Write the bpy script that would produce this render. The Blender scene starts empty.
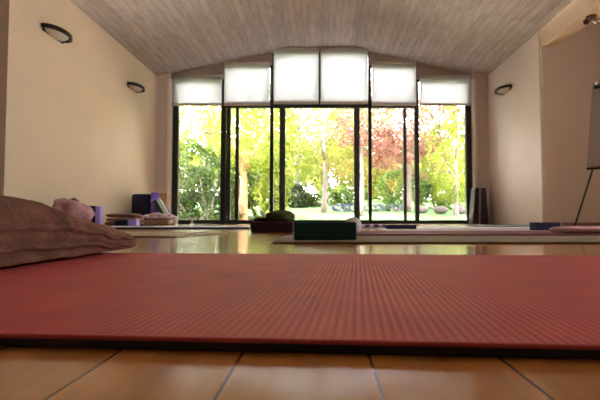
import bpy, bmesh, math, random
from mathutils import Vector, Matrix, noise
C = bpy.context.scene.collection
PI = math.pi
R = math.radians
S = bpy.context.scene

# ------------------------------------------------------------------ camera, sky, sun, exposure
cam_d = bpy.data.cameras.new('camera'); cam = bpy.data.objects.new('camera', cam_d); C.objects.link(cam)
cam.location = (0, 0, 0.071)
cam.rotation_euler = (PI/2 + math.atan(20/467.0), 0, 0)
cam_d.sensor_width = 36; cam_d.lens = 467/600*36
cam_d.shift_x = -22/600
cam_d.clip_start = 0.01; cam_d.clip_end = 300
cam_d.dof.use_dof = True; cam_d.dof.focus_distance = 0.55; cam_d.dof.aperture_fstop = 24
S.camera = cam

W = bpy.data.worlds.new('sky'); S.world = W; W.use_nodes = True
wn = W.node_tree; wn.nodes.clear()
wo = wn.nodes.new('ShaderNodeOutputWorld'); wb = wn.nodes.new('ShaderNodeBackground')
wb.inputs['Color'].default_value = (1.0, 0.925, 0.93, 1); wb.inputs['Strength'].default_value = 15.0
wn.links.new(wb.outputs[0], wo.inputs[0])
sun_d = bpy.data.lights.new('sun', 'SUN'); sun = bpy.data.objects.new('sun', sun_d); C.objects.link(sun)
sun_d.energy = 50; sun_d.angle = R(1); sun_d.color = (1, .88, .84)
sun.rotation_euler = (R(46), 0, R(-90))
sun.location = (0, -10, 20)
S.view_settings.view_transform = 'Standard'; S.view_settings.look = 'None'
S.view_settings.gamma = 1; S.view_settings.use_curve_mapping = False
S.view_settings.exposure = 1.3

def portal(name, loc, rot, sx, sy):
    d = bpy.data.lights.new(name, 'AREA'); d.shape = 'RECTANGLE'; d.size = sx; d.size_y = sy
    d.cycles.is_portal = True
    o = bpy.data.objects.new(name, d); o.location = loc; o.rotation_euler = rot; C.objects.link(o)
portal('window_daylight', (0, 8.95, 1.6), (-PI/2, 0, 0), 5.6, 3.3)
portal('added_side_opening', (5.2, 2.1, 1.85), (0, PI/2, 0), 1.0, 1.4)  # portal for the added opening in the unseen side wall

# ------------------------------------------------------------------ materials
def nt(name):
    m = bpy.data.materials.new(name); m.use_nodes = True
    t = m.node_tree; b = t.nodes['Principled BSDF']
    return m, t, b
def L(t, a, b): t.links.new(a, b)
def coords(t, scale=(1,1,1), rot=(0,0,0)):
    tc = t.nodes.new('ShaderNodeTexCoord'); mp = t.nodes.new('ShaderNodeMapping')
    mp.inputs['Scale'].default_value = scale; mp.inputs['Rotation'].default_value = rot
    L(t, tc.outputs['Object'], mp.inputs['Vector']); return mp.outputs[0]
def noise_n(t, vec, scale, detail=3, rough=.5):
    n = t.nodes.new('ShaderNodeTexNoise'); n.inputs['Scale'].default_value = scale
    n.inputs['Detail'].default_value = detail; n.inputs['Roughness'].default_value = rough
    if vec: L(t, vec, n.inputs['Vector'])
    return n
def ramp(t, fac, stops):
    r = t.nodes.new('ShaderNodeValToRGB'); e = r.color_ramp.elements
    while len(e) < len(stops): e.new(.5)
    for i, (p, c) in enumerate(stops):
        e[i].position = p; e[i].color = (*c, 1)
    L(t, fac, r.inputs[0]); return r.outputs[0]
def bump(t, b, h, strength, dist=.01):
    n = t.nodes.new('ShaderNodeBump'); n.inputs['Strength'].default_value = strength; n.inputs['Distance'].default_value = dist
    L(t, h, n.inputs['Height']); L(t, n.outputs[0], b.inputs['Normal'])
def mul(c, k): return tuple(x*k for x in c)

def plain(name, col, rough=.5, metal=0, var=.12, scale=20, bstr=0.0, bscale=200, sheen=0, bdist=.002):
    m, t, b = nt(name)
    v = coords(t)
    n = noise_n(t, v, scale)
    L(t, ramp(t, n.outputs['Fac'], [(.3, mul(col, 1-var)), (.7, mul(col, 1+var))]), b.inputs['Base Color'])
    b.inputs['Roughness'].default_value = rough; b.inputs['Metallic'].default_value = metal
    if sheen:
        b.inputs['Sheen Weight'].default_value = sheen; b.inputs['Sheen Roughness'].default_value = .6
        b.inputs['Sheen Tint'].default_value = (*mul(col, 1.5), 1)
    if bstr: bump(t, b, noise_n(t, v, bscale).outputs['Fac'], bstr, bdist)
    return m

def wall_mat(name, col):
    return plain(name, col, .75, var=.025, scale=2.5, bstr=.12, bscale=60)
M = {}
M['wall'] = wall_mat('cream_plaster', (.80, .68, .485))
M['wall_shaded'] = wall_mat('shaded_plaster', (.49, .39, .285))  # darkened plaster: shade of the wall facing away from the window
M['wall_lit'] = wall_mat('window_lit_plaster', (.86, .79, .76))  # whiter copy of the wall colour, standing in for light near the window
M['wall_back'] = wall_mat('taupe_plaster', (.66, .60, .56))
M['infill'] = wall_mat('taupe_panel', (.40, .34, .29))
M['reveal'] = wall_mat('daylit_reveal_white', (.85, .82, .76))  # white here stands in for daylight falling on the jambs
M['black'] = plain('black_aluminium', (.012, .012, .014), .35, 0, var=.1)
M['blackmetal'] = plain('blackened_metal', (.03, .022, .016), .4, .6)
M['chrome'] = plain('brushed_chrome', (.6, .56, .55), .25, 1)
M['copper'] = plain('dark_copper', (.16, .09, .07), .35, .8)

def ceiling_mat():
    m, t, b = nt('grey_washed_boards')
    v = coords(t)
    br = t.nodes.new('ShaderNodeTexBrick'); mp = t.nodes.new('ShaderNodeMapping')
    mp.inputs['Rotation'].default_value = (0, 0, PI/2)
    tc = t.nodes.new('ShaderNodeTexCoord'); L(t, tc.outputs['Object'], mp.inputs[0]); L(t, mp.outputs[0], br.inputs['Vector'])
    br.inputs['Scale'].default_value = 1; br.inputs['Brick Width'].default_value = 2.1; br.inputs['Row Height'].default_value = .105
    br.inputs['Mortar Size'].default_value = .004; br.inputs['Mortar Smooth'].default_value = .3
    br.offset = .37
    br.inputs['Color1'].default_value = (.50, .47, .445, 1); br.inputs['Color2'].default_value = (.405, .38, .36, 1)
    br.inputs['Mortar'].default_value = (.27, .245, .23, 1)
    g = noise_n(t, coords(t, (16, 2.6, 1)), 1.0, 5, .7)
    mx = t.nodes.new('ShaderNodeMix'); mx.data_type = 'RGBA'; mx.blend_type = 'OVERLAY'; mx.inputs[0].default_value = .55
    L(t, br.outputs['Color'], mx.inputs[6]); L(t, ramp(t, g.outputs['Fac'], [(.25, (.25,)*3), (.75, (.75,)*3)]), mx.inputs[7])
    L(t, mx.outputs[2], b.inputs['Base Color']); b.inputs['Roughness'].default_value = .7
    bump(t, b, br.outputs['Fac'], -.4, .004)
    return m
M['ceiling'] = ceiling_mat()

def floor_mat():
    m, t, b = nt('varnished_oak_boards')
    mp = t.nodes.new('ShaderNodeMapping'); mp.inputs['Rotation'].default_value = (0, 0, PI/2); mp.inputs['Location'].default_value = (.3, .0425, 0)
    tc = t.nodes.new('ShaderNodeTexCoord'); L(t, tc.outputs['Object'], mp.inputs[0])
    br = t.nodes.new('ShaderNodeTexBrick'); L(t, mp.outputs[0], br.inputs['Vector'])
    br.inputs['Scale'].default_value = 1; br.inputs['Brick Width'].default_value = 1.6; br.inputs['Row Height'].default_value = .067
    br.inputs['Mortar Size'].default_value = .0009; br.inputs['Mortar Smooth'].default_value = .2; br.offset = .43
    br.inputs['Color1'].default_value = (.58, .235, .045, 1); br.inputs['Color2'].default_value = (.48, .185, .036, 1)
    br.inputs['Mortar'].default_value = (.13, .055, .02, 1)
    g = noise_n(t, coords(t, (38, 2.5, 1)), 1.0, 6, .6)
    mx = t.nodes.new('ShaderNodeMix'); mx.data_type = 'RGBA'; mx.blend_type = 'OVERLAY'; mx.inputs[0].default_value = .6
    L(t, br.outputs['Color'], mx.inputs[6]); L(t, ramp(t, g.outputs['Fac'], [(.25, (.3,)*3), (.75, (.72,)*3)]), mx.inputs[7])
    L(t, mx.outputs[2], b.inputs['Base Color'])
    b.inputs['Roughness'].default_value = .22; b.inputs['Coat Weight'].default_value = .4; b.inputs['Coat Roughness'].default_value = .07
    n2 = noise_n(t, coords(t, (1, 1, 1)), 6, 2)
    ad = t.nodes.new('ShaderNodeMath'); ad.operation = 'MULTIPLY_ADD'; ad.inputs[1].default_value = -1.0
    L(t, br.outputs['Fac'], ad.inputs[0]); L(t, n2.outputs['Fac'], ad.inputs[2])
    bump(t, b, ad.outputs[0], .15, .0012)
    return m
M['floor'] = floor_mat()

def glass_mat():
    m, t, b = nt('window_glass'); t.nodes.remove(b)
    out = t.nodes['Material Output']
    tr = t.nodes.new('ShaderNodeBsdfTransparent'); tr.inputs[0].default_value = (.95, .975, .96, 1)
    gl = t.nodes.new('ShaderNodeBsdfGlossy'); gl.inputs['Roughness'].default_value = 0.0
    fr = t.nodes.new('ShaderNodeFresnel'); fr.inputs[0].default_value = 1.5
    mx = t.nodes.new('ShaderNodeMixShader'); L(t, fr.outputs[0], mx.inputs[0]); L(t, tr.outputs[0], mx.inputs[1]); L(t, gl.outputs[0], mx.inputs[2])
    L(t, mx.outputs[0], out.inputs[0]); return m
M['glass'] = glass_mat()

def translucent(name, col, tcol, fac, var=0, scale=4, stops=None, rough=.6):
    m, t, b = nt(name); out = t.nodes['Material Output']
    tl = t.nodes.new('ShaderNodeBsdfTranslucent'); mx = t.nodes.new('ShaderNodeMixShader')
    mx.inputs[0].default_value = fac
    b.inputs['Roughness'].default_value = rough; b.inputs['Base Color'].default_value = (*col, 1)
    if stops: b.inputs['Specular IOR Level'].default_value = .12
    tl.inputs[0].default_value = (*tcol, 1)
    if stops:
        v = coords(t); n = noise_n(t, v, scale, 2)
        c = ramp(t, n.outputs['Fac'], stops)
        L(t, c, b.inputs['Base Color']); L(t, c, tl.inputs[0])
    L(t, b.outputs[0], mx.inputs[1]); L(t, tl.outputs[0], mx.inputs[2]); L(t, mx.outputs[0], out.inputs[0])
    return m
M['blind'] = translucent('blind_fabric', (.74, .74, .74), (.76, .77, .79), .66)
M['bar'] = plain('blind_bar_white', (.55, .5, .46), .4)
M['frost'] = translucent('frosted_glass', (.75, .72, .66), (.8, .78, .7), .4, rough=.2)
def leafm(name, a, b_, c): return translucent(name, a, a, .45, stops=[(.32, a), (.5, b_), (.68, c)], scale=2.2, rough=.45)
M['lime'] = leafm('lime_leaves', (.055, .088, .006), (.095, .125, .010), (.145, .155, .03))
M['yellow'] = leafm('yellow_green_leaves', (.072, .10, .008), (.12, .135, .018), (.165, .165, .045))
M['green'] = leafm('green_leaves', (0.0180, 0.0405, 0.0054), (0.0405, 0.0720, 0.0090), (0.0765, 0.0990, 0.0180))
M['dark'] = leafm('dark_green_leaves', (0.0063, 0.0158, 0.0027), (0.0158, 0.0315, 0.0054), (0.0360, 0.0540, 0.0112))
M['red'] = leafm('copper_leaves', (.085, .028, .024), (.13, .055, .042), (.16, .10, .06))
M['orange'] = leafm('orange_leaves', (0.1512, 0.0792, 0.0189), (0.1665, 0.1170, 0.0301), (0.1512, 0.1476, 0.0378))
M['lavender'] = leafm('lavender_flowers', (0.0567, 0.0567, 0.1170), (0.0851, 0.0792, 0.1417), (0.0567, 0.0792, 0.0567))
M['bark'] = plain('grey_bark', (.10, .085, .07), .9, var=.3, scale=12, bstr=.6, bscale=18, bdist=.02)
M['barko'] = plain('orange_bark', (.26, .135, .06), .9, var=.3, scale=7, bstr=.5, bscale=14, bdist=.02)
M['grass'] = plain('mown_grass', (.035, .085, .014), .9, var=.35, scale=3, bstr=.8, bscale=40, bdist=.03)
M['stone'] = plain('grey_stone', (.05, .04, .038), .9, var=.3, scale=5, bstr=.5, bscale=10, bdist=.03)
M['bounce_terrace'] = plain('bounce_terrace_paving', (.62, .57, .52), .7, var=.1, scale=4)  # paving made pale and deep to bounce sunlight into the room

def mat_top(name, col, rough=.5, pitch=.0055, spec=.5):
    m, t, b = nt(name)
    v = coords(t)
    n = noise_n(t, v, 14, 4)
    L(t, ramp(t, n.outputs['Fac'], [(.3, mul(col, .88)), (.7, mul(col, 1.12))]), b.inputs['Base Color'])
    b.inputs['Roughness'].default_value = rough; b.inputs['Specular IOR Level'].default_value = spec
    w1 = t.nodes.new('ShaderNodeTexWave'); w1.bands_direction = 'X'; w1.inputs['Scale'].default_value = .31416/pitch
    w1.inputs['Distortion'].default_value = 0.0
    w2 = t.nodes.new('ShaderNodeTexWave'); w2.bands_direction = 'Y'; w2.inputs['Scale'].default_value = .31416/pitch*1.3
    L(t, v, w1.inputs['Vector']); L(t, v, w2.inputs['Vector'])
    fn = noise_n(t, v, 900, 2)
    a = t.nodes.new('ShaderNodeMath'); a.operation = 'MULTIPLY_ADD'; a.inputs[1].default_value = .45
    L(t, w2.outputs['Fac'], a.inputs[0]); L(t, w1.outputs['Fac'], a.inputs[2])
    a2 = t.nodes.new('ShaderNodeMath'); a2.operation = 'MULTIPLY_ADD'; a2.inputs[1].default_value = .5
    L(t, fn.outputs['Fac'], a2.inputs[0]); L(t, a.outputs[0], a2.inputs[2])
    bump(t, b, a2.outputs[0], .32, .0012)
    return m
M['mat_red'] = mat_top('ribbed_red_foam', (.62, .098, .09), .6)
M['rubber_black'] = plain('black_rubber', (.006, .008, .014), .6)
M['mat_pink'] = mat_top('maroon_pink_foam', (.20, .05, .07), .65)
M['mat_lilac'] = mat_top('pale_lilac_foam', (.50, .38, .46), .6)
M['mat_tan'] = mat_top('tan_foam', (.24, .19, .12), .7)
M['mat_beige'] = mat_top('beige_foam', (.48, .38, .24), .6)
M['mat_blue_glare'] = mat_top('blue_foam_glare', (.50, .53, .72), .5)  # blue mat with window glare put into its pale top colour
M['mat_grey'] = mat_top('pale_grey_foam', (.5, .5, .54), .5)
M['mat_teal'] = mat_top('teal_foam', (.12, .34, .28), .5)
def fabric(name, col, var=.15, bscale=260, bstr=.5, sheen=.5): return plain(name, col, .9, var=var, scale=30, bstr=bstr, bscale=bscale, sheen=sheen)
M['navy'] = plain('navy_foam', (.006, .007, .04), .8)
M['red_dark'] = plain('dark_red_foam', (.22, .03, .035), .6)
M['tan_dark'] = plain('dark_tan_foam', (.06, .045, .03), .7)
M['navyfab'] = fabric('navy_canvas', (.022, .02, .06))
M['violet'] = plain('violet_foam', (.24, .14, .85), .5)
M['lavfoam'] = plain('lavender_foam', (.40, .36, .85), .5)
M['cork'] = plain('cork', (.55, .33, .15), .85, var=.35, scale=60, bstr=.3, bscale=120)
M['greenfoam'] = plain('dark_green_foam', (.025, .05, .04), .6)
M['pale'] = plain('pale_edge_foam', (.72, .70, .74), .5)
M['tealblock'] = plain('deep_teal_foam', (.008, .06, .06), .8)
M['maroon'] = fabric('maroon_fabric', (.035, .010, .014))
M['olive'] = fabric('olive_knit', (.06, .075, .015))
M['white'] = fabric('white_cotton', (.72, .68, .66), .05)
M['ceramic'] = plain('white_ceramic', (.78, .80, .80), .25, var=.02)
M['pinkfab'] = fabric('dusty_pink_fleece', (.50, .29, .31))
M['greyfab'] = fabric('grey_wool', (.09, .08, .08))
M['brownfab'] = fabric('brown_wool', (.13, .07, .055))
M['rosefab'] = fabric('rosy_brown_wool', (.26, .13, .11))
M['tanfab'] = fabric('tan_wool', (.34, .22, .15))
M['towelpink'] = fabric('pink_terry', (.66, .36, .42))
M['plum'] = plain('plum_foam', (.035, .018, .045), .55)
M['purplestr'] = plain('lilac_edge', (.42, .36, .55), .5)
M['paper'] = plain('grey_flipchart_paper', (.30, .27, .24), .7, var=.02)
def checker_fab(name, a, b_, s):
    m, t, b = nt(name); ch = t.nodes.new('ShaderNodeTexChecker'); L(t, coords(t), ch.inputs['Vector'])
    ch.inputs['Scale'].default_value = s; ch.inputs['Color1'].default_value = (*a, 1); ch.inputs['Color2'].default_value = (*b_, 1)
    L(t, ch.outputs[0], b.inputs['Base Color']); b.inputs['Roughness'].default_value = .9
    return m
M['checker'] = checker_fab('checked_cotton', (.62, .50, .60), (.10, .06, .20), 26)
M['floral'] = plain('pink_white_cotton', (.62, .50, .60), .9, var=.5, scale=26)

def terry():
    m, t, b = nt('brown_terry')
    v = coords(t)
    n = noise_n(t, v, 260, 3, .7); n2 = noise_n(t, v, 18, 3)
    mx = t.nodes.new('ShaderNodeMath'); mx.operation = 'MULTIPLY_ADD'; mx.inputs[1].default_value = .6
    L(t, n.outputs['Fac'], mx.inputs[0]); L(t, n2.outputs['Fac'], mx.inputs[2])
    L(t, ramp(t, mx.outputs[0], [(.55, (.075, .030, .018)), (.8, (.16, .070, .043)), (1.0, (.25, .12, .075))]), b.inputs['Base Color'])
    b.inputs['Roughness'].default_value = .95; b.inputs['Sheen Weight'].default_value = .3; b.inputs['Sheen Roughness'].default_value = .5
    b.inputs['Sheen Tint'].default_value = (.6, .35, .22, 1)
    bump(t, b, n.outputs['Fac'], .9, .003)
    return m
M['terry'] = terry()

# ------------------------------------------------------------------ helpers
def tag(o, label=None, cat=None, group=None, kind=None):
    if label: o['label'] = label
    if cat: o['category'] = cat
    if group: o['group'] = group
    if kind: o['kind'] = kind
    return o
def obj(name, bm, mat, parent=None, smooth=False, bevel=0):
    me = bpy.data.meshes.new(name)
    bmesh.ops.recalc_face_normals(bm, faces=bm.faces)
    bm.to_mesh(me); bm.free()
    if mat: me.materials.append(mat)
    if smooth:
        for p in me.polygons: p.use_smooth = True
    o = bpy.data.objects.new(name, me); C.objects.link(o); o.parent = parent
    if bevel:
        b = o.modifiers.new('bevel', 'BEVEL'); b.width = bevel; b.segments = 3; b.limit_method = 'ANGLE'
    return o
def thing(name, label, cat, loc=(0,0,0), rz=0, group=None, kind=None):
    o = bpy.data.objects.new(name, None); C.objects.link(o); o.location = loc; o.rotation_euler = (0, 0, rz)
    o.empty_display_size = .1
    return tag(o, label, cat, group, kind)
def bx(bm, x0, x1, y0, y1, z0, z1, mat=None):
    r = bmesh.ops.create_cube(bm, size=1)
    T = Matrix.Translation(((x0+x1)/2, (y0+y1)/2, (z0+z1)/2)) @ Matrix.Diagonal((x1-x0, y1-y0, z1-z0, 1))
    if mat is not None: T = mat @ T
    bmesh.ops.transform(bm, matrix=T, verts=r['verts']); return r['verts']
def box(x0, x1, y0, y1, z0, z1):
    bm = bmesh.new(); bx(bm, x0, x1, y0, y1, z0, z1); return bm
def prism(bm, pts, y0, y1):            # polygon in xz, extruded in y
    a = [bm.verts.new((x, y0, z)) for x, z in pts]; b = [bm.verts.new((x, y1, z)) for x, z in pts]
    bm.faces.new(a); bm.faces.new(b[::-1]); n = len(pts)
    for i in range(n): bm.faces.new((a[i], b[i], b[(i+1)%n], a[(i+1)%n]))
def lathe(prof, seg=32, bm=None, off=(0,0,0)):
    bm = bm or bmesh.new(); rings = []
    for r, z in prof:
        rings.append([bm.verts.new((off[0]+r*math.cos(2*PI*i/seg), off[1]+r*math.sin(2*PI*i/seg), off[2]+z)) for i in range(seg)])
    for a, b in zip(rings, rings[1:]):
        for i in range(seg): bm.faces.new((a[i], a[(i+1)%seg], b[(i+1)%seg], b[i]))
    bm.faces.new(rings[0][::-1]); bm.faces.new(rings[-1]); return bm
def tube(bm, pts, r, seg=8, closed=False):
    pts = [Vector(p) for p in pts]; rings = []; n = len(pts)
    rr = r if isinstance(r, (list, tuple)) else [r]*n
    up = Vector((0.0123, 0.021, 1))
    for i, p in enumerate(pts):
        d = (pts[min(i+1, n-1)] - pts[max(i-1, 0)]).normalized()
        u = d.cross(up)
        if u.length < .15: u = d.cross(Vector((1, 0, 0)))
        u.normalize(); w = d.cross(u)
        rings.append([bm.verts.new(p + rr[i]*(u*math.cos(2*PI*k/seg) + w*math.sin(2*PI*k/seg))) for k in range(seg)])
    for a, b in zip(rings, rings[1:]):
        for k in range(seg): bm.faces.new((a[k], a[(k+1)%seg], b[(k+1)%seg], b[k]))
    bm.faces.new(rings[0][::-1]); bm.faces.new(rings[-1]); return bm
def struct(name, bm, mat, parent=None, label=None, bevel=0):
    o = obj(name, bm, mat, parent, bevel=bevel)
    if parent is None: tag(o, label, None, kind='structure')
    return o

# ------------------------------------------------------------------ room shell
ZC, ZP, XC, XW = 2.73, 3.285, .60, 3.05
struct('floor', box(-5.3, 5.3, -3.3, 8.78, -.12, 0), M['floor'], label='varnished orange-brown board floor of the studio')
bm = bmesh.new()
prism(bm, [(-XW, ZC), (-XC, ZP), (XC, ZP), (XW, ZC), (XW, ZC+.15), (XC, ZP+.15), (-XC, ZP+.15), (-XW, ZC+.15)], -3.3, 9.0)
struct('ceiling', bm, M['ceiling'], label='grey-washed board ceiling folded over a flat middle strip')
bm = bmesh.new(); bx(bm, -5.3, -XW, -3.3, 4.5, 2.86, 2.98); struct('ceiling_left_bay', bm, M['wall_shaded'], label='low ceiling of the left bay')
bm = bmesh.new(); bx(bm, XW+.2, 5.3, -3.3, 6.6, 2.86, 2.98); struct('ceiling_right_bay', bm, M['wall_shaded'], label='low ceiling of the right bay')
struct('wall_left', box(-3.25, -XW, 4.47, 9.0, 0, 2.98), M['wall'], label='long cream left wall with two sconces')
struct('wall_left_return', box(-5.3, -3.25, 4.47, 4.6, 0, 2.98), M['wall_shaded'], label='return of the left wall at the frame edge')
struct('wall_right', box(XW, 3.25, 6.47, 9.0, 0, 2.98), M['wall_lit'], label='right wall with one sconce, window light put into its off-white colour')
struct('wall_right_return', box(XW, 5.3, 6.43, 6.47, 0, 2.98), M['wall_shaded'], label='wall behind the flipchart, backlit shade put into its brown-beige colour')
bm = box(-5.25, -5.1, -3.3, 4.47, 0, 2.98)
struct('wall_far_left', bm, M['wall_shaded'])
bm = bmesh.new()
for a in ((-3.3, 1.4, 0, 2.86), (2.8, 6.43, 0, 2.86), (1.4, 2.8, 0, 1.35), (1.4, 2.8, 2.35, 2.86)): bx(bm, 5.1, 5.25, a[0], a[1], a[2], a[3])  # unseen opening, added to brighten the left wall
struct('wall_far_right', bm, M['wall_shaded'])
bm = box(-5.3, 5.3, -3.3, -3.1, 0, 3.4)
struct('wall_rear', bm, M['wall_shaded'])
struct('trim_1', box(3.07, 3.30, -3.3, 6.43, 2.49, 2.95), M['wall'], label='cream boxed beam above the right bay opening')
struct('trim_2', box(-3.30, -3.07, -3.3, 4.47, 2.49, 2.95), M['wall'], label='cream boxed beam above the left bay opening')

for n_, sx in ((4, -1), (5, 1)):
    struct('trim_%d' % n_, box(sx*XC-.008, sx*XC+.008, -3.1, 8.62, ZP-.008, ZP+.01), M['infill'], label='thin dark strip standing for shade along the %s ceiling crease' % ('left' if sx < 0 else 'right'))  # dark strips in place of the shade change at the creases
# back wall: two piers and the infill above the stepped windows
def zc(x):
    x = abs(x); return ZP if x < XC else ZP + (ZC-ZP)*(x-XC)/(XW-XC)
YB = 8.5
bm = bmesh.new()
for s in (-1, 1):
    pts = [(s*2.79, 0), (s*3.06, 0), (s*3.06, zc(3.06)+.06), (s*2.79, zc(2.79)+.06)]
    prism(bm, pts, YB, 8.95)
struct('wall_back', bm, M['wall_back'], label='narrow plaster piers either side of the glazing')
bm = bmesh.new()
edges = [(-2.79, -1.86, 2.70), (-1.80, -.96, 2.965), (-.91, .87, 3.22), (.92, 1.745, 2.965), (1.80, 2.79, 2.70)]
for i, (a, b, z) in enumerate(edges):
    zb = max(z, 0)
    pts = [(a-.03, zb), (b+.03, zb), (b+.03, zc(b)+.06)]
    if a < 0 < b: pts += [(XC, ZP+.06), (-XC, ZP+.06)]
    pts.append((a-.03, zc(a)+.06))
    prism(bm, pts, 8.62, 8.72)
struct('wall_back_infill', bm, M['infill'], label='taupe panels between the blinds and the sloping ceiling')
bm = bmesh.new()
for s in (-1, 1): bx(bm, min(s*2.786, s*2.835), max(s*2.786, s*2.835), YB-.02, 8.74, 0, 2.66)
struct('trim_3', bm, M['reveal'], label='window reveals, daylight on the jambs put into their white colour')

# windows: five bays of black framed glazing, the middle ones sliding
def bay(n, x0, x1, ztop, stiles, transom, label):
    w = thing('window_%d' % n, label, None, (0, 0, 0), 0, None, 'structure')
    if 'category' in w: del w['category']
    fr = bmesh.new()
    for (a, b) in stiles['posts']: bx(fr, a, b, 8.64, 8.73, 0, min(zc(a), zc(b)) - .005)
    for (a, b) in stiles.get('upper', []): bx(fr, a, b, 8.65, 8.73, 2.2, ztop)
    bx(fr, x0, x1, 8.65, 8.73, .0, .07); bx(fr, x0, x1, 8.66, 8.72, ztop-.05, ztop)
    if transom: bx(fr, x0, x1, 8.655, 8.725, 2.17, 2.31)
    obj('frame', fr, M['black'], w)
    if stiles['sash']:
        for (a, b) in stiles['sash']:
            obj('sliding_stile', box(a, b, 8.735, 8.785, .02, 2.2), M['black'], w)
    obj('pane', box(x0+.02, x1-.02, 8.70, 8.708, .03, ztop-.02), M['glass'], w)
bay(1, -2.785, -1.86, 2.72, dict(posts=[(-2.785, -2.68), (-1.885, -1.80)], sash=[]), False, 'left fixed pane of the glazing, black frame')
bay(2, -1.80, -.96, 2.985, dict(posts=[(-.97, -.905)], sash=[(-1.80, -1.72), (-1.63, -1.565)]), True, 'second glazed bay from the left')
bay(3, -.91, .87, 3.24, dict(upper=[(-.075, -.02)], posts=[(.862, .925)], sash=[(-.80, -.69), (.60, .71)]), True, 'wide middle glazed bay')
bay(4, .92, 1.75, 2.985, dict(posts=[(1.725, 1.805)], sash=[(1.53, 1.59)]), True, 'second glazed bay from the right')
bay(5, 1.80, 2.785, 2.72, dict(posts=[(2.68, 2.785)], sash=[]), False, 'right fixed pane of the glazing, black frame')

# skirting line on the right return wall
struct('baseboard_right', box(3.3, 5.1, 6.412, 6.43, 0, .035), M['copper'])

# roller blinds
def blind(x0, x1, z0, z1, label):
    t = thing('roller_blind', label, 'blind', ((x0+x1)/2, 8.55, z1), 0, 'roller blinds over the glazing')
    w = (x1-x0)/2
    bm = bmesh.new(); n = 24; m = 10
    g = [[bm.verts.new((-w+.008 + (2*w-.016)*i/n, .004*math.sin(i*.7)*(j/m), -.05 - (z1-z0-.06)*j/m)) for i in range(n+1)] for j in range(m+1)]
    for j in range(m):
        for i in range(n): bm.faces.new((g[j][i], g[j][i+1], g[j+1][i+1], g[j+1][i]))
    o = obj('blind_fabric', bm, M['blind'], t, smooth=True)
    s = o.modifiers.new('thick', 'SOLIDIFY'); s.thickness = .001
    bm = bmesh.new(); tube(bm, [(-w, 0, -.025), (w, 0, -.025)], .024, 14); obj('roller', bm, M['bar'], t, smooth=True)
    obj('bar_and_transom_shade', box(-w+.006, w-.006, -.009, .009, -(z1-z0), -(z1-z0)+.05), M['bar'], t, bevel=.003)  # hem bar made taller and taupe, includes the transom's shade on the blind
    for s_ in (-1, 1): obj('bracket', box(s_*w-.004, s_*w+.004, -.02, .06, -.055, .005), M['black'], t)
blind(-2.775, -1.845, 2.18, 2.76, 'cream translucent roller blind in the far left bay')
blind(-1.82, -.955, 2.18, 3.01, 'pale roller blind second from the left, above the tan tree trunk')
blind(-.905, -.055, 2.21, 3.278, 'tall pale roller blind in the middle bay, the left one of its pair')
blind(-.035, .855, 2.21, 3.278, 'tall pale roller blind in the middle bay, the right one of its pair')
blind(.915, 1.75, 2.18, 3.01, 'pale roller blind second from the right, above the copper-leaved tree')
blind(1.80, 2.775, 2.18, 2.76, 'cream translucent roller blind in the far right bay')

# wall sconces
def sconce(loc, rz, label):
    t = thing('wall_sconce', label, 'wall lamp', loc, rz, 'wall sconces')   # local +x out of the wall, y along the wall
    a, p = .24, .165
    obj('wall_plate', box(0, .02, -.20, .20, -.045, .01), M['blackmetal'], t, bevel=.006)
    bm = bmesh.new(); pts = []
    for i in range(33):
        th = -PI/2 + PI*i/32; pts.append((.012+p*math.cos(th)**.8 if math.cos(th) > 1e-6 else .012, a*math.sin(th), .0))
    n = len(pts)
    # flat band rim: outer/inner with height
    vs = []
    for i, (x, y, z) in enumerate(pts):
        k = .86; h0 = .022
        vs.append([bm.verts.new(c) for c in ((x, y, h0), (x, y, -h0), (x*k, y*k, -h0), (x*k, y*k, h0))])
    for q, r_ in zip(vs, vs[1:]):
        for k in range(4): bm.faces.new((q[k], q[(k+1)%4], r_[(k+1)%4], r_[k]))
    bm.faces.new(vs[0][::-1]); bm.faces.new(vs[-1])
    obj('rim', bm, M['blackmetal'], t, smooth=False, bevel=.003)
    bm = bmesh.new(); rows = []
    for j in range(8):
        ph = (PI/2)*j/7; k = .76*math.cos(ph) + .02; zz = -.045*math.sin(ph)
        rows.append([bm.verts.new((.014+(x-.012)*k, y*k, zz-.005)) for x, y, z in pts])
    for q, r_ in zip(rows, rows[1:]):
        for i in range(n-1): bm.faces.new((q[i], q[i+1], r_[i+1], r_[i]))
    o = obj('glass_bowl', bm, M['frost'], t, smooth=True); s = o.modifiers.new('thick', 'SOLIDIFY'); s.thickness = .004
sconce((-XW, 5.20, 2.18), 0, 'black rimmed half-oval wall sconce on the left wall, the nearer and larger one')
sconce((-XW, 7.42, 2.20), 0, 'small black rimmed wall sconce on the left wall near the window corner')
sconce((XW, 7.62, 2.22), PI, 'black rimmed wall sconce, the only one on the right wall')

# spot lamp under the beam
t = thing('ceiling_spotlight', 'double chrome and dark copper spotlight fixed under the right beam', 'spotlight', (3.20, 5.45, 2.49))
bm = lathe([(.055, -.018), (.06, -.012), (.06, 0)], 24); obj('base_plate', bm, M['copper'], t, smooth=False)
bm = bmesh.new(); tube(bm, [(0, 0, -.015), (-.0, 0, -.055)], .009); obj('stem', bm, M['chrome'], t)
for s in (-1, 1):
    bm = lathe([(.014, 0), (.024, .012), (.030, .05), (.034, .085), (.030, .085), (.026, .06), (.01, .05)], 20)
    mt = Matrix.Translation((s*.018, 0, -.052)) @ Matrix.Rotation(R(115)*s, 4, 'Y') @ Matrix.Rotation(R(25), 4, 'X')
    bmesh.ops.transform(bm, matrix=mt, verts=bm.verts)
    obj('spot_head', bm, M['chrome'] if s > 0 else M['copper'], t, smooth=True)

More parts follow.
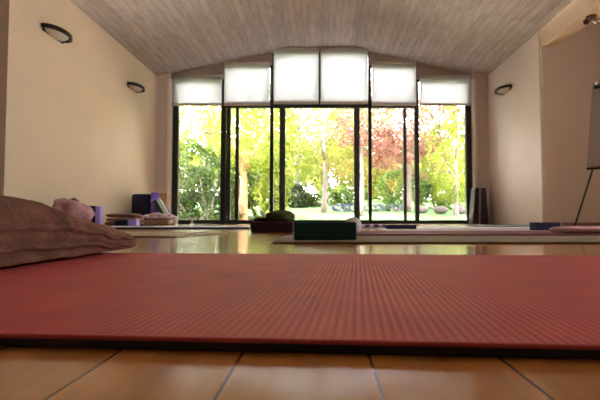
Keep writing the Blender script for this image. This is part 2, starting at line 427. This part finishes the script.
# ------------------------------------------------------------------ garden
def gz(y):                                  # garden rises away from the house
    if y < 11.0: return -.03
    return -.03 + 1.5*(1-math.exp(-(y-11.0)/9))
bm = bmesh.new()
g = []
ys = [9.0, 9.6, 10.2, 11, 12, 13, 14, 15, 16.5, 18, 20, 23, 27, 33, 40, 55]
for y in ys: g.append([bm.verts.new((x, y, gz(y) + (.06*noise.noise(Vector((x*.4, y*.4, 0))) if y > 10 else 0))) for x in [i*1.5-30 for i in range(41)]])
for a, b in zip(g, g[1:]):
    for i in range(40): bm.faces.new((a[i], a[i+1], b[i+1], b[i]))
tag(obj('lawn', bm, M['grass'], smooth=True), 'bright green lawn rising behind the glazing', 'lawn', kind='structure')
tag(obj('bounce_terrace', box(-9, 9, 8.8, 11.0, -.14, -.012), M['bounce_terrace']), 'paved strip just outside the glazing, made pale to bounce light indoors', 'paving', kind='structure')

rnd = random.Random(4)
def leaves(name, blobs, n, size, mat, parent, seed):
    r = random.Random(seed); vs = []; fs = []
    tot = sum(b[3]*b[4]*b[5] for b in blobs)
    for (cx, cy, cz, rx, ry, rz_) in blobs:
        m = int(n*rx*ry*rz_/tot)
        for _ in range(m):
            while True:
                u = Vector((r.uniform(-1,1), r.uniform(-1,1), r.uniform(-1,1)))
                if .25 < u.length < 1: break
            u = u.normalized()*(u.length**.45)
            p = Vector((cx+u.x*rx, cy+u.y*ry, cz+u.z*rz_))
            if noise.noise(p*1.1/size*.12 + Vector((seed, 0, 0))) < -.12: continue
            s = size*r.uniform(.6, 1.3)
            a = Vector((r.gauss(0,1), r.gauss(0,1), r.gauss(0,1))).normalized(); b = a.orthogonal().normalized()
            c = (a*r.uniform(-.3,.3) + b).normalized(); d = c.cross(a).normalized()
            i = len(vs)
            vs += [p - d*s, p - c*s*.45 + d*s*.1, p + d*s, p + c*s*.45 + d*s*.1]
            fs.append((i, i+1, i+2, i+3))
    me = bpy.data.meshes.new(name); me.from_pydata([tuple(v) for v in vs], [], fs); me.materials.append(mat)
    o = bpy.data.objects.new(name, me); C.objects.link(o); o.parent = parent; return o
def trunk_bm(h, r0, bend, branches, seed):
    r = random.Random(seed); bm = bmesh.new()
    pts = [(bend*math.sin(i/8*2.4)*.5, bend*.3*math.sin(i), h*i/8) for i in range(9)]
    tube(bm, [(p[0], p[1], p[2]-.15 if i == 0 else p[2]) for i, p in enumerate(pts)], [r0*(1.25 if i == 0 else 1-.06*i) for i in range(9)], 10)
    for k in range(branches):
        b = Vector(pts[r.choice((5, 6, 7, 8))]); th = 2*PI*k/branches + r.uniform(-.4, .4); l = h*r.uniform(.5, .9)
        q = [b, b + Vector((math.cos(th)*.25*l, math.sin(th)*.25*l, .35*l)), b + Vector((math.cos(th)*.6*l, math.sin(th)*.6*l, .9*l))]
        tube(bm, q, [r0*.5, r0*.33, r0*.12], 7)
    return bm
def tree(x, y, h, r0, blobs, n, size, lm, bm_, label, seed, bend=.1, group=None, name='garden_tree', nb=6):
    t = thing(name, label, 'tree', (x, y, gz(y)), 0, group)
    obj('trunk', trunk_bm(h, r0, bend, nb, seed), bm_, t, smooth=True)
    leaves('crown', blobs, n, size, lm, t, seed)
    return t
def shrub(x, y, blobs, n, size, lm, label, seed, name='garden_shrub', cat='shrub', group=None):
    t = thing(name, label, cat, (x, y, gz(y)), 0, group)
    r = random.Random(seed)
    for b in blobs:
        bm = bmesh.new()
        for k in range(4):
            tube(bm, [(b[0], b[1], -.05), (b[0]+r.uniform(-.5,.5)*b[3], b[1]+r.uniform(-.5,.5)*b[4], b[2]+.3*b[5])], [.03, .01], 6)
        obj('stem', bm, M['bark'], t)
    leaves('foliage', blobs, n, size, lm, t, seed); return t
G = 'garden trees beyond the glazing'
tree(.05, 13.0, 1.9, .085, [(0, 0, 2.6, 1.5, 1.0, 1.3), (-.8, .4, 1.5, .7, .6, .6), (.8, .3, 1.7, .6, .6, .6)], 11000, .045, M['yellow'], M['bark'], 'slender pale trunk with yellow-green leaves in the middle bay', 11, .06, G, nb=4)
tree(1.03, 12.2, 2.1, .075, [(.45, 0, 2.6, 1.1, .9, 1.1), (.8, 0, 1.8, .7, .6, .6), (-.3, -.1, 2.2, .5, .5, .5)], 8500, .042, M['red'], M['bark'], 'pale trunked copper-leaved tree close behind the right middle post', 12, .03, G, nb=4)
tree(2.45, 13.2, 2.2, .08, [(0, 0, 2.7, 1.4, 1.0, 1.3), (.5, .3, 1.5, .8, .7, .6), (-.8, 0, 1.8, .7, .6, .6), (.9, -.2, 2.6, .8, .6, 1.0)], 14000, .045, M['red'], M['bark'], 'copper and pink leaved tree filling the second bay from the right', 13, .05, G, nb=4)
tree(3.55, 12.4, 1.5, .07, [(0, 0, 1.5, .85, .8, 1.2), (.4, 0, 2.8, .7, .7, .8)], 9000, .042, M['lime'], M['bark'], 'lime green tree seen through the far right pane', 14, .05, G, nb=4)
tree(-1.90, 11.2, 1.7, .12, [(.2, -.1, 2.4, 1.1, .8, 1.2), (.85, .1, 1.2, .4, .5, 1.0), (-.1, -.3, 1.75, .4, .3, .45)], 9500, .042, M['lime'], M['barko'], 'tree with a thick orange-tan trunk in the second bay from the left', 15, .04, G, nb=3)
tree(-3.4, 13.6, 2.4, .11, [(0, 0, 2.8, 1.7, 1.2, 1.2), (1.0, 0, 2.2, 1.0, .9, 1.0)], 9000, .055, M['yellow'], M['bark'], 'yellow-green tree above the hedge in the far left pane', 16, .1, G, nb=4)
tree(-.9, 16.5, 2.6, .11, [(0, 0, 3.0, 2.0, 1.4, 1.6), (-.6, 0, 1.3, 1.2, 1.0, 1.0)], 10000, .065, M['lime'], M['bark'], 'broad lime green tree behind the left stile of the middle bay', 17, .1, G)
tree(1.3, 17.5, 2.4, .11, [(0, 0, 2.2, 1.6, 1.2, 1.5), (.9, 0, 1.0, 1.1, .8, .8)], 9000, .065, M['orange'], M['bark'], 'orange-yellow tree far back in the middle bay', 18, .1, G)
shrub(.5, 19.5, [(-1.6, 0, .9, 1.5, .6, 1.1), (1.4, .1, .9, 1.5, .6, 1.1)], 9000, .07, M['yellow'], 'broad yellow-green shrub far back across the middle bay', 51)
shrub(4.2, 18.5, [(-1.3, 0, .9, 1.2, .6, 1.1), (.9, .1, 1.0, 1.3, .6, 1.2)], 8000, .07, M['lime'], 'broad lime shrub far back at the right', 52)
shrub(-4.6, 18.5, [(-1, 0, .9, 1.4, .6, 1.1), (1.3, .1, 1.0, 1.5, .6, 1.3)], 8000, .07, M['yellow'], 'broad yellow-green shrub far back at the left', 53)
for i, (x, y, h, k, lab) in enumerate([
    (-7.2, 22, 5.5, 'yellow', 'tall far tree beyond the hedge at the far left'), (-3.6, 24, 6.0, 'yellow', 'tall far yellow-green tree behind the tan trunk'),
    (.2, 26, 6.0, 'yellow', 'tall far pale tree in the centre of the garden'), (3.8, 24, 5.6, 'lime', 'tall far lime tree behind the copper-leaved trees'),
    (7.4, 22, 5.2, 'yellow', 'tall far tree seen through the far right pane')]):
    tree(x, y, h*.45, .16, [(0, 0, h*.62, 2.3, 1.6, h*.38), (-1.2, 0, h*.35, 1.2, 1, h*.22), (1.3, .3, h*.4, 1.2, 1, h*.25)], 3800, .14, M[k], M['bark'], lab, 30+i, .1, G)
shrub(-2.95, 10.9, [(-.45, 0, .80, .55, .5, .9), (.30, .1, .80, .55, .5, .9), (-1.1, .1, .8, .5, .5, .9), (0,.1,.35,1.2,.5,.45)], 15000, .036, M['dark'], 'dense dark green hedge shrub in the far left pane', 41)
shrub(-3.0, 12.1, [(-.6, 0, 1.0, .8, .5, 1.1), (.5, 0, .95, .75, .5, 1.1), (0, .1, .5, 1.3, .5, .6)], 16000, .055, M['green'], 'mid green shrub behind the dark hedge', 42)
shrub(-1.20, 11.6, [(0, 0, .8, .38, .4, .95), (-.25, .3, .5, .4, .4, .6)], 6000, .042, M['lime'], 'upright lime shrub right of the tan trunk', 43)
shrub(-.75, 14.5, [(0, 0, .35, .55, .4, .38), (.5, .2, .25, .4, .35, .28)], 3000, .05, M['dark'], 'low dark green shrub at the left of the middle bay', 44)
shrub(.95, 15.2, [(0, 0, .35, .6, .4, .35), (-.7, .2, .3, .4, .4, .3)], 2600, .05, M['green'], 'low green shrub right of the slender trunk', 45)
shrub(2.6, 14.2, [(0, 0, .6, .95, .5, .7), (.9, .2, .5, .6, .5, .6)], 8000, .042, M['green'], 'green shrub under the copper-leaved tree', 46)
shrub(4.1, 14.0, [(0, 0, .5, .8, .5, .65)], 6000, .042, M['lime'], 'lime shrub low in the far right pane', 47)
shrub(-2.2, 15.5, [(0, 0, .8, 1.4, .6, .85)], 4200, .07, M['green'], 'wide green shrub behind the tan trunk', 48)
shrub(1.15, 13.3, [(-.4, 0, .10, .5, .25, .13), (.35, .05, .10, .5, .25, .13), (1.0, 0, .1, .45, .25, .12)], 3600, .03, M['lavender'], 'low strip of lavender-blue flowers across the lawn', 49, 'flower_bed', 'flower bed')
# far backdrop hedge
t = thing('boundary_hedge', 'long green hedge closing off the garden', 'hedge', (0, 29, gz(29)))
leaves('foliage', [(x, 0, 1.6, 2.2, .8, 2.3) for x in range(-14, 15, 3)], 60000, .17, M['green'], t, 60)
for x in range(-14, 15, 3): obj('stem', tube(bmesh.new(), [(x, 0, -.2), (x, 0, 1.6)], [.1, .04], 7), M['bark'], t)
# stone edging
for i in range(7):
    r = random.Random(70+i); x = 2.75 + i*.52; y = 12.9 + r.uniform(-.1, .1)
    bm = bmesh.new(); bmesh.ops.create_icosphere(bm, subdivisions=3, radius=.17)
    for v in bm.verts: v.co *= 1 + .25*noise.noise(v.co*5 + Vector((i*3, 0, 0)))
    bmesh.ops.scale(bm, vec=(1.1, .8, .65), verts=bm.verts)
    o = tag(obj('garden_rock', bm, M['stone'], smooth=True), 'grey rock edging the lawn, %s' % ('leftmost of the row', 'second from the left', 'third from the left', 'middle one of the row', 'third from the right', 'second from the right', 'rightmost of the row')[i], 'rock', 'rocks edging the lawn')
    o.location = (x, y, gz(y)+.10)

# ------------------------------------------------------------------ yoga mats
def yoga_mat(name, x0, x1, y0, y1, h, rz, top, under, label, name_parts=('top_layer', 'underside'), group='yoga mats on the floor', split=.4, pivot=None):
    cx, cy = (x0+x1)/2, (y0+y1)/2
    t = thing(name, label, 'yoga mat', (cx, cy, 0), rz, group)
    a, b = (x1-x0)/2, (y1-y0)/2
    obj(name_parts[1], box(-a, a, -b, b, .0004, h*split), under, t, bevel=.0006)
    obj(name_parts[0], box(-a, a, -b, b, h*split, h), top, t, bevel=min(.0012, h*.2))
    return t
t = yoga_mat('yoga_mat', -.93, .91, .252, .879, .0075, R(-4.4), M['mat_red'], M['rubber_black'], 'ribbed red yoga mat with black underside filling the foreground', split=.66)
yoga_mat('yoga_mat', -.15, 1.67, 1.40, 1.95, .006, R(.2), M['mat_tan'], M['tan_dark'], 'tan yoga mat lying behind the red one, under the deep teal block', split=.35)
yoga_mat('yoga_mat', .13, 1.98, 2.02, 2.68, .010, 0, M['mat_pink'], M['red_dark'], 'maroon-pink yoga mat with dark red edge, behind the tan mat', split=.6)
yoga_mat('yoga_mat', .42, 2.25, 2.86, 3.62, .006, 0, M['mat_lilac'], M['red_dark'], 'pale lilac yoga mat behind the pink one on the right', split=.3)
yoga_mat('yoga_mat', .32, 2.1, 3.80, 4.45, .006, 0, M['mat_grey'], M['navy'], 'pale grey yoga mat on the right, farthest from the camera before the glazing', split=.4)
t = yoga_mat('yoga_mat', -2.33, -.53, 2.02, 2.60, .007, R(-9), M['mat_beige'], M['tan_dark'], 'beige yoga mat lying askew on the left', split=.3)
yoga_mat('yoga_mat', -2.42, -.57, 3.62, 4.25, .018, 0, M['mat_blue_glare'], M['navy'], 'blue yoga mat with glare put into its pale top, thick navy edge, on the left', split=.7)
yoga_mat('yoga_mat', -2.5, -.75, 4.45, 5.10, .006, 0, M['mat_lilac'], M['navy'], 'pale lilac yoga mat behind the pale blue one on the left', split=.4)
yoga_mat('yoga_mat', 1.75, 2.60, 5.0, 5.5, .012, 0, M['mat_teal'], M['greenfoam'], 'thin teal mat on the floor at the foot of the right wall', split=.5)

# ------------------------------------------------------------------ towel in the foreground
def towel():
    t = thing('folded_towel', 'folded brown terry towel on the left of the red mat', 'towel', (-.592, .72, .0078))
    bm = bmesh.new(); NY, NA = 170, 260; rings = []
    y0, y1 = -.42, .262
    for j in range(NY+1):
        v = j/NY; y = y0 + (y1-y0)*v; Y = y+.72
        # height along the length: full to Y=.80, slopes down towards the far end
        hk = [(.30, .084), (.60, .097), (.66, .096), (.70, .090), (.75, .079), (.80, .069), (.86, .057), (.92, .049), (.99, .041)]
        h = hk[0][1]
        for (a, ha), (b, hb) in zip(hk, hk[1:]):
            if a <= Y <= b: h = ha + (hb-ha)*(Y-a)/(b-a)
        e = min(1, (1-v)/.035); e2 = min(1, v/.06); endk = math.sqrt(max(0, 1-(1-e)**2))*math.sqrt(max(0, 1-(1-e2)**2))
        hh = h*(.5+.5*endk); half = .208*(.90+.10*endk)
        ring = []
        # superellipse cross-section (flat base, softly rounded top), sampled evenly by length
        raw = []
        for i in range(721):
            a = 2*PI*i/720; c, s = math.cos(a), math.sin(a)
            raw.append((half*math.copysign(abs(c)**.42, c), hh*(.5+.5*math.copysign(abs(s)**.50, s))))
        acc = [0]
        for p, q in zip(raw, raw[1:]): acc.append(acc[-1] + math.hypot(q[0]-p[0], (q[1]-p[1])*2.5))
        m_ = 0
        for i in range(NA):
            L_ = acc[-1]*i/NA
            while acc[m_+1] < L_: m_ += 1
            f_ = (L_-acc[m_])/max(1e-9, acc[m_+1]-acc[m_])
            x = raw[m_][0] + (raw[m_+1][0]-raw[m_][0])*f_; zz = raw[m_][1] + (raw[m_+1][1]-raw[m_][1])*f_
            c = x/half
            lay = (zz/hh) * 3.6 + .55*noise.noise(Vector((Y*5, 0, 1))) + .3*noise.noise(Vector((Y*17, 0, 4)))
            if zz > .002 and zz < hh*.66:
                k = abs(math.sin(PI*lay))**.5
                x += math.copysign((k-.8)*.017, c) * (abs(c)**.5)
            ring.append(Vector((x, y, zz)))
        rings.append(ring)
    vs = []
    for ring in rings:
        row = []
        for p in ring:
            q = p.copy()
            n1 = noise.noise(Vector((p.x*7, p.y*7, p.z*10+3))); n2 = noise.noise(Vector((p.x*30, p.y*22, p.z*70))); n3 = noise.noise(p*160)
            k = min(1, p.z/.02)
            q.z += k*(.006*n1 + .002*n2 + .0011*n3)
            q.x += (.006*n1 + .003*n2 + .0012*n3)*(1 if p.x > 0 else -1)*min(1, .3+k)
            # a soft vertical crease in the flank
            cr = math.exp(-((p.y-.005-.15*p.z)/.012)**2)
            if p.x > .1: q.x -= .008*cr
            q.z = max(0, q.z)
            row.append(bm.verts.new(q))
        vs.append(row)
    for a, b in zip(vs, vs[1:]):
        for i in range(NA): bm.faces.new((a[i], a[(i+1)%NA], b[(i+1)%NA], b[i]))
    bm.faces.new(vs[0][::-1]); bm.faces.new(vs[-1])
    obj('towel_body', bm, M['terry'], t, smooth=True)
    # hem strip along the lowest fold
    bm = bmesh.new(); pts = []
    for j in range(60):
        y = -.36 + .58*j/59; pts.append((.199+.004*noise.noise(Vector((y*9, 2, 0))), y, .011+.003*noise.noise(Vector((y*13, 0, 7)))))
    tube(bm, pts, [.0055 + .0015*noise.noise(Vector((p[1]*40, 0, 0))) for p in pts], 8)
    obj('hem', bm, M['terry'], t, smooth=True)
towel()

# ------------------------------------------------------------------ props
def block(x, y, z, w, d, h, rz, mat, label, name='yoga_block', cat='yoga block', group=None, bev=.008):
    t = obj(name, box(-w/2, w/2, -d/2, d/2, 0, h), mat, bevel=bev); t.location = (x, y, z); t.rotation_euler = (0, 0, rz)
    return tag(t, label, cat, group)
def blanket(x, y, z, w, d, h, rz, mat, label, layers=2, seed=1, lump=.008, name='folded_blanket', cat='blanket', group=None):
    bm = bmesh.new(); NA = 72; NX = 28
    rows = []
    for j in range(NX+1):
        u = -1 + 2*j/NX; e = math.sqrt(max(0, 1-abs(u)**8)); row = []
        for i in range(NA):
            a = 2*PI*i/NA; c, s = math.cos(a), math.sin(a)
            yy = d/2*math.copysign(abs(c)**.5, c); zz = h*(.5+.5*math.copysign(abs(s)**.5, s))
            k = abs(math.sin(PI*layers*zz/h)) if 0 < zz < h*.999 else .7
            yy += math.copysign((k**.5-.8)*h*.14, c)*abs(c)**.5
            p = Vector((u*w/2, yy*(.9+.1*e), h/2 + (zz-h/2)*(.55+.45*e)))
            q = Vector((p.x*9+seed, p.y*9, p.z*9)); p.z = max(0, p.z + lump*noise.noise(q)*min(1, p.z/.01)); p.y += lump*noise.noise(q+Vector((5, 5, 5)))
            if abs(u) > .8: p.x += (k**.5-.8)*h*.12*(1 if u > 0 else -1)
            row.append(bm.verts.new(p))
        rows.append(row)
    for a, b in zip(rows, rows[1:]):
        for i in range(NA): bm.faces.new((a[i], a[(i+1)%NA], b[(i+1)%NA], b[i]))
    bm.faces.new(rows[0][::-1]); bm.faces.new(rows[-1])
    o = obj(name, bm, mat, smooth=True); o.location = (x, y, z); o.rotation_euler = (0, 0, rz)
    return tag(o, label, cat, group)
def heap(x, y, z, rx, ry, h, mat, label, seed, name='blanket_heap', cat='blanket', amp=.25, freq=4.0, group=None, parent=None):
    bm = bmesh.new(); bmesh.ops.create_icosphere(bm, subdivisions=5, radius=1)
    for v in bm.verts:
        n = v.co.normalized(); p = v.co*(1 + amp*noise.noise(v.co*1.4+Vector((seed, 0, 0))) + .10*abs(noise.noise(Vector((n.x*freq, n.y*freq, n.z*freq*1.5+seed)))))
        zz = p.z*.5+.42; zz = max(0, zz)
        v.co = Vector((p.x*rx, p.y*ry, zz*h))
    o = obj(name, bm, mat, parent, smooth=True); o.location = (x, y, z)
    return o if parent else tag(o, label, cat, group)

block(.010, 1.575, .0061, .204, .11, .058, R(.5), M['tealblock'], 'deep teal foam block on the tan mat in the centre', bev=.004)
# maroon cushion with olive bundle
t = thing('bolster_cushion', 'low dark maroon cushion left of the deep teal block', 'cushion', (-.275, 2.64, 0))
bm = bmesh.new(); bx(bm, -.117, .117, -.08, .08, 0.0005, .062); bmesh.ops.subdivide_edges(bm, edges=bm.edges, cuts=6, use_grid_fill=True)
for v in bm.verts: v.co.x += .004*noise.noise(v.co*30); v.co.z = max(.0005, v.co.z+.003*noise.noise(v.co*25))
obj('cushion_body', bm, M['maroon'], t, smooth=True, bevel=.01)
bm = bmesh.new(); tube(bm, [(-.115, -.082, .034), (.115, -.082, .034)], .003, 6); obj('piping', bm, M['maroon'], t)
heap(-.235, 2.64, .060, .083, .07, .072, M['olive'], 'dark olive knitted bundle resting on the maroon cushion', 3.3, 'knitted_bundle', 'bundle', amp=.1)
heap(-.345, 2.66, .060, .045, .05, .028, M['maroon'], 'small dark crumpled cloth beside the olive bundle', 8.3, 'crumpled_cloth', 'cloth', amp=.2)
heap(.155, 2.34, .010, .042, .042, .080, M['white'], 'small rounded white bundle on the maroon-pink mat behind the deep teal block', 5.1, 'rolled_white_sock', 'sock', amp=.03)
blanket(.40, 4.05, .006, .29, .22, .030, 0, M['checker'], 'small checked pink and violet folded cloth beside the flat navy block', 2, 2, .002, 'folded_cloth', 'cloth')
block(.575, 3.42, .006, .21, .12, .030, 0, M['navy'], 'flat navy foam block on the lilac mat, nearer the middle of the room', bev=.004)
block(1.42, 2.98, .006, .152, .10, .050, R(2), M['navy'], 'small navy foam block on the lilac mat, in front of the right wall corner', bev=.004)
blanket(1.38, 2.22, .010, .50, .24, .030, 0, M['towelpink'], 'folded pink towel on the maroon-pink mat at the right edge', 2, 5, .003, 'folded_towel', 'towel')

# left corner pile
o = heap(-2.71, 5.02, 0, .22, .22, .325, M['pinkfab'], 'dusty pink fleece blanket in a rounded heap by the left wall', 1.7, amp=.38, freq=7)
heap(-2.90, 5.42, .0, .11, .12, .34, M['greyfab'], 'dark grey wool blanket tucked behind the pink heap', 6.7, amp=.15)
block(-2.665, 5.45, 0, .07, .10, .235, R(8), M['navy'], 'navy foam block standing upright beside the pink heap')
block(-2.595, 5.44, 0, .055, .10, .23, R(8), M['lavfoam'], 'lavender foam block standing upright against the navy one')
blanket(-2.47, 5.85, 0, .40, .26, .050, R(3), M['brownfab'], 'dark brown folded blanket, lowest of its stack by the left wall', 2, 7)
blanket(-2.46, 5.85, .054, .38, .25, .045, R(-2), M['rosefab'], 'rosy brown folded blanket in the middle of its stack', 2, 9)
blanket(-2.48, 5.86, .106, .36, .24, .045, R(2), M['brownfab'], 'dark brown folded blanket, topmost of its stack', 2, 12)
block(-2.24, 5.25, 0, .13, .10, .072, R(0), M['navy'], 'navy foam block lying flat in front of the blanket stack')
block(-2.12, 5.27, 0, .10, .10, .075, R(0), M['lavfoam'], 'lavender foam block lying flat in front of the patterned cloth')
blanket(-2.27, 6.45, 0, .36, .26, .075, R(5), M['tanfab'], 'tan folded blanket under the patterned cloth', 2, 14)
heap(-2.25, 6.40, .079, .18, .13, .09, M['floral'], 'pink and white patterned cloth crumpled on the tan blanket', 4.4, 'patterned_cloth', 'cloth', amp=.55, freq=8)
# navy holdall standing in the corner
t = thing('holdall_bag', 'tall navy canvas bag standing against the left wall', 'bag', (-2.80, 7.35, 0))
obj('bag_body', box(-.155, .155, -.14, .14, 0, .475), M['navyfab'], t, bevel=.045)
bm = bmesh.new(); tube(bm, [(-.07, -.143, .30), (-.06, -.155, .37), (0, -.158, .41), (.06, -.155, .37), (.07, -.143, .30)], .009, 8); obj('handle', bm, M['navy'], t, smooth=True)
def rolled(x, y, h, r, mat, core, label, lean=0, turns=5, group=None, rz=0, name='rolled_yoga_mat'):
    t = thing(name, label, 'yoga mat', (x, y, 0), rz, group); t.rotation_euler = (0, lean, rz)
    bm = bmesh.new(); N = turns*28; th = r/turns*.42; a_, b_ = [], []
    for i in range(N+1):
        f = i/N; a = 2*PI*turns*f; rr = .008 + (r-.008-th)*f
        a_.append([bm.verts.new((rr*math.cos(a), rr*math.sin(a), z)) for z in (0, h)])
        b_.append([bm.verts.new(((rr+th)*math.cos(a), (rr+th)*math.sin(a), z)) for z in (0, h)])
    for i in range(N):
        bm.faces.new((a_[i][0], a_[i+1][0], a_[i+1][1], a_[i][1])); bm.faces.new((b_[i][0], b_[i][1], b_[i+1][1], b_[i+1][0]))
        bm.faces.new((a_[i][1], a_[i+1][1], b_[i+1][1], b_[i][1])); bm.faces.new((a_[i][0], b_[i][0], b_[i+1][0], a_[i+1][0]))
    bm.faces.new((a_[0][0], a_[0][1], b_[0][1], b_[0][0])); bm.faces.new((a_[-1][0], b_[-1][0], b_[-1][1], a_[-1][1]))
    obj('mat_roll', bm, mat, t, smooth=False)
    for z in (h*.25, h*.75):
        o = obj('strap', lathe([(r+.001, z-.012), (r+.004, z-.012), (r+.004, z+.012), (r+.001, z+.012)], 28), core, t)
    return t
rolled(-2.565, 7.16, .49, .062, M['violet'], M['lavfoam'], 'bright violet rolled mat standing beside the navy bag')
for k in range(7):
    r = random.Random(k)
    block(-2.715+r.uniform(-.006, .006), 7.98, .0755*k, .15, .10, .075, R(r.uniform(-5, 5)), M['cork'],
          'cork block in the stack behind the violet roll, %s' % ('lowest of seven', 'second from the floor', 'third from the floor', 'middle one of seven', 'fifth from the floor', 'next below the top one', 'topmost')[k], group='cork blocks stacked in the left corner', bev=.006)
# dark green folded mat leaning, pale upper edge
t = thing('leaning_mat', 'dark green folded mat leaning on the violet roll, pale upper edge', 'yoga mat', (-2.25, 7.02, 0))
for nm, o0, th, mt in (('folded_layer', 0, .055, M['greenfoam']), ('pale_edge', .055, .005, M['pale'])):
    bm = bmesh.new(); bx(bm, -th, 0, -.16, .16 if o0 == 0 else -.135, 0, .40)
    bmesh.ops.transform(bm, matrix=Matrix.Translation((o0*.86+.012, 0, .033 if o0 == 0 else .033 + o0*.5)) @ Matrix.Rotation(R(-31), 4, 'Y') @ Matrix.Translation((0 if o0 == 0 else .0, 0, 0)), verts=bm.verts)
    obj(nm, bm, mt, t, bevel=.003)
o = obj('drinking_flask', lathe([(.030, 0), (.033, .01), (.033, .085), (.020, .105), (.018, .125), (.0, .126)], 24), M['ceramic'], smooth=True); o.location = (-2.16, 6.9, 0)
tag(o, 'short white flask on the floor beside the leaning green mat', 'flask')
t = thing('pedestal_dish', 'small white pedestal dish on the floor inside the left pane', 'dish', (-2.33, 8.38, 0))
obj('foot', lathe([(.042, 0), (.045, .006), (.018, .016), (.016, .055), (.022, .07)], 24), M['ceramic'], t, smooth=True)
obj('bowl', lathe([(.02, .068), (.07, .085), (.084, .112), (.078, .112), (.06, .094), (.0, .086)], 28), M['ceramic'], t, smooth=True)

# right corner: plum mats leaning in the corner
t = thing('folded_mat_bundle', 'tall dark plum folded mats standing in the right corner, lilac edge stripe', 'yoga mat', (2.79, 8.30, 0))
bm = bmesh.new()
for (x0b, x1b, x0t, x1t, y0, y1) in ((-.155, -.045, -.10, -.03, -.12, .12), (-.01, .145, .0, .095, -.10, .13)):
    prism(bm, [(x0b, 0), (x1b, 0), (x1t, .635), (x0t, .635)], y0, y1)
obj('mat_layers', bm, M['plum'], t, bevel=.012)
bm = bmesh.new(); prism(bm, [(-.043, 0.001), (-.016, 0.001), (.0, .625), (-.02, .625)], -.125, .10)
obj('lilac_layer', bm, M['purplestr'], t, bevel=.004)

# flipchart easel
t = thing('flipchart_easel', 'grey flipchart on a thin black easel at the right edge', 'flipchart', (3.17, 4.9, 0), R(-48))
def pad(x0, x1, y0, y1, z0, z1):
    bm = box(x0, x1, y0, y1, z0, z1)
    for v in bm.verts: v.co.y += (v.co.z-.64)*.26
    return bm
obj('board', pad(-.36, .40, .02, .035, .64, 1.66), M['paper'], t, bevel=.004)
p = obj('paper_pad', pad(-.345, .385, .005, .018, .66, 1.60), M['paper'], t)
obj('clamp_bar', pad(-.33, .37, -.008, .018, 1.575, 1.615), M['blackmetal'], t, bevel=.003)
for x in (-.31, .33):
    bm = bmesh.new(); bmesh.ops.create_icosphere(bm, subdivisions=2, radius=.016); bmesh.ops.translate(bm, vec=(x, .25, 1.635), verts=bm.verts)
    obj('clamp_knob', bm, M['chrome'], t, smooth=True)
obj('pen_tray', box(-.34, .38, -.04, .03, .625, .64), M['blackmetal'], t)
for a, b in (((-.30, .04, .64), (-.47, -.05, .0)), ((.34, .04, .64), (.50, -.05, .0)), ((.02, .16, 1.60), (.02, .85, .0))):
    bm = bmesh.new(); tube(bm, [a, b], .010, 10); o = obj('leg', bm, M['blackmetal'], t, smooth=True)
    bm = bmesh.new(); tube(bm, [Vector(b)+Vector((0, 0, .03)), Vector(b)], .014, 10); obj('rubber_foot', bm, M['rubber_black'], o)
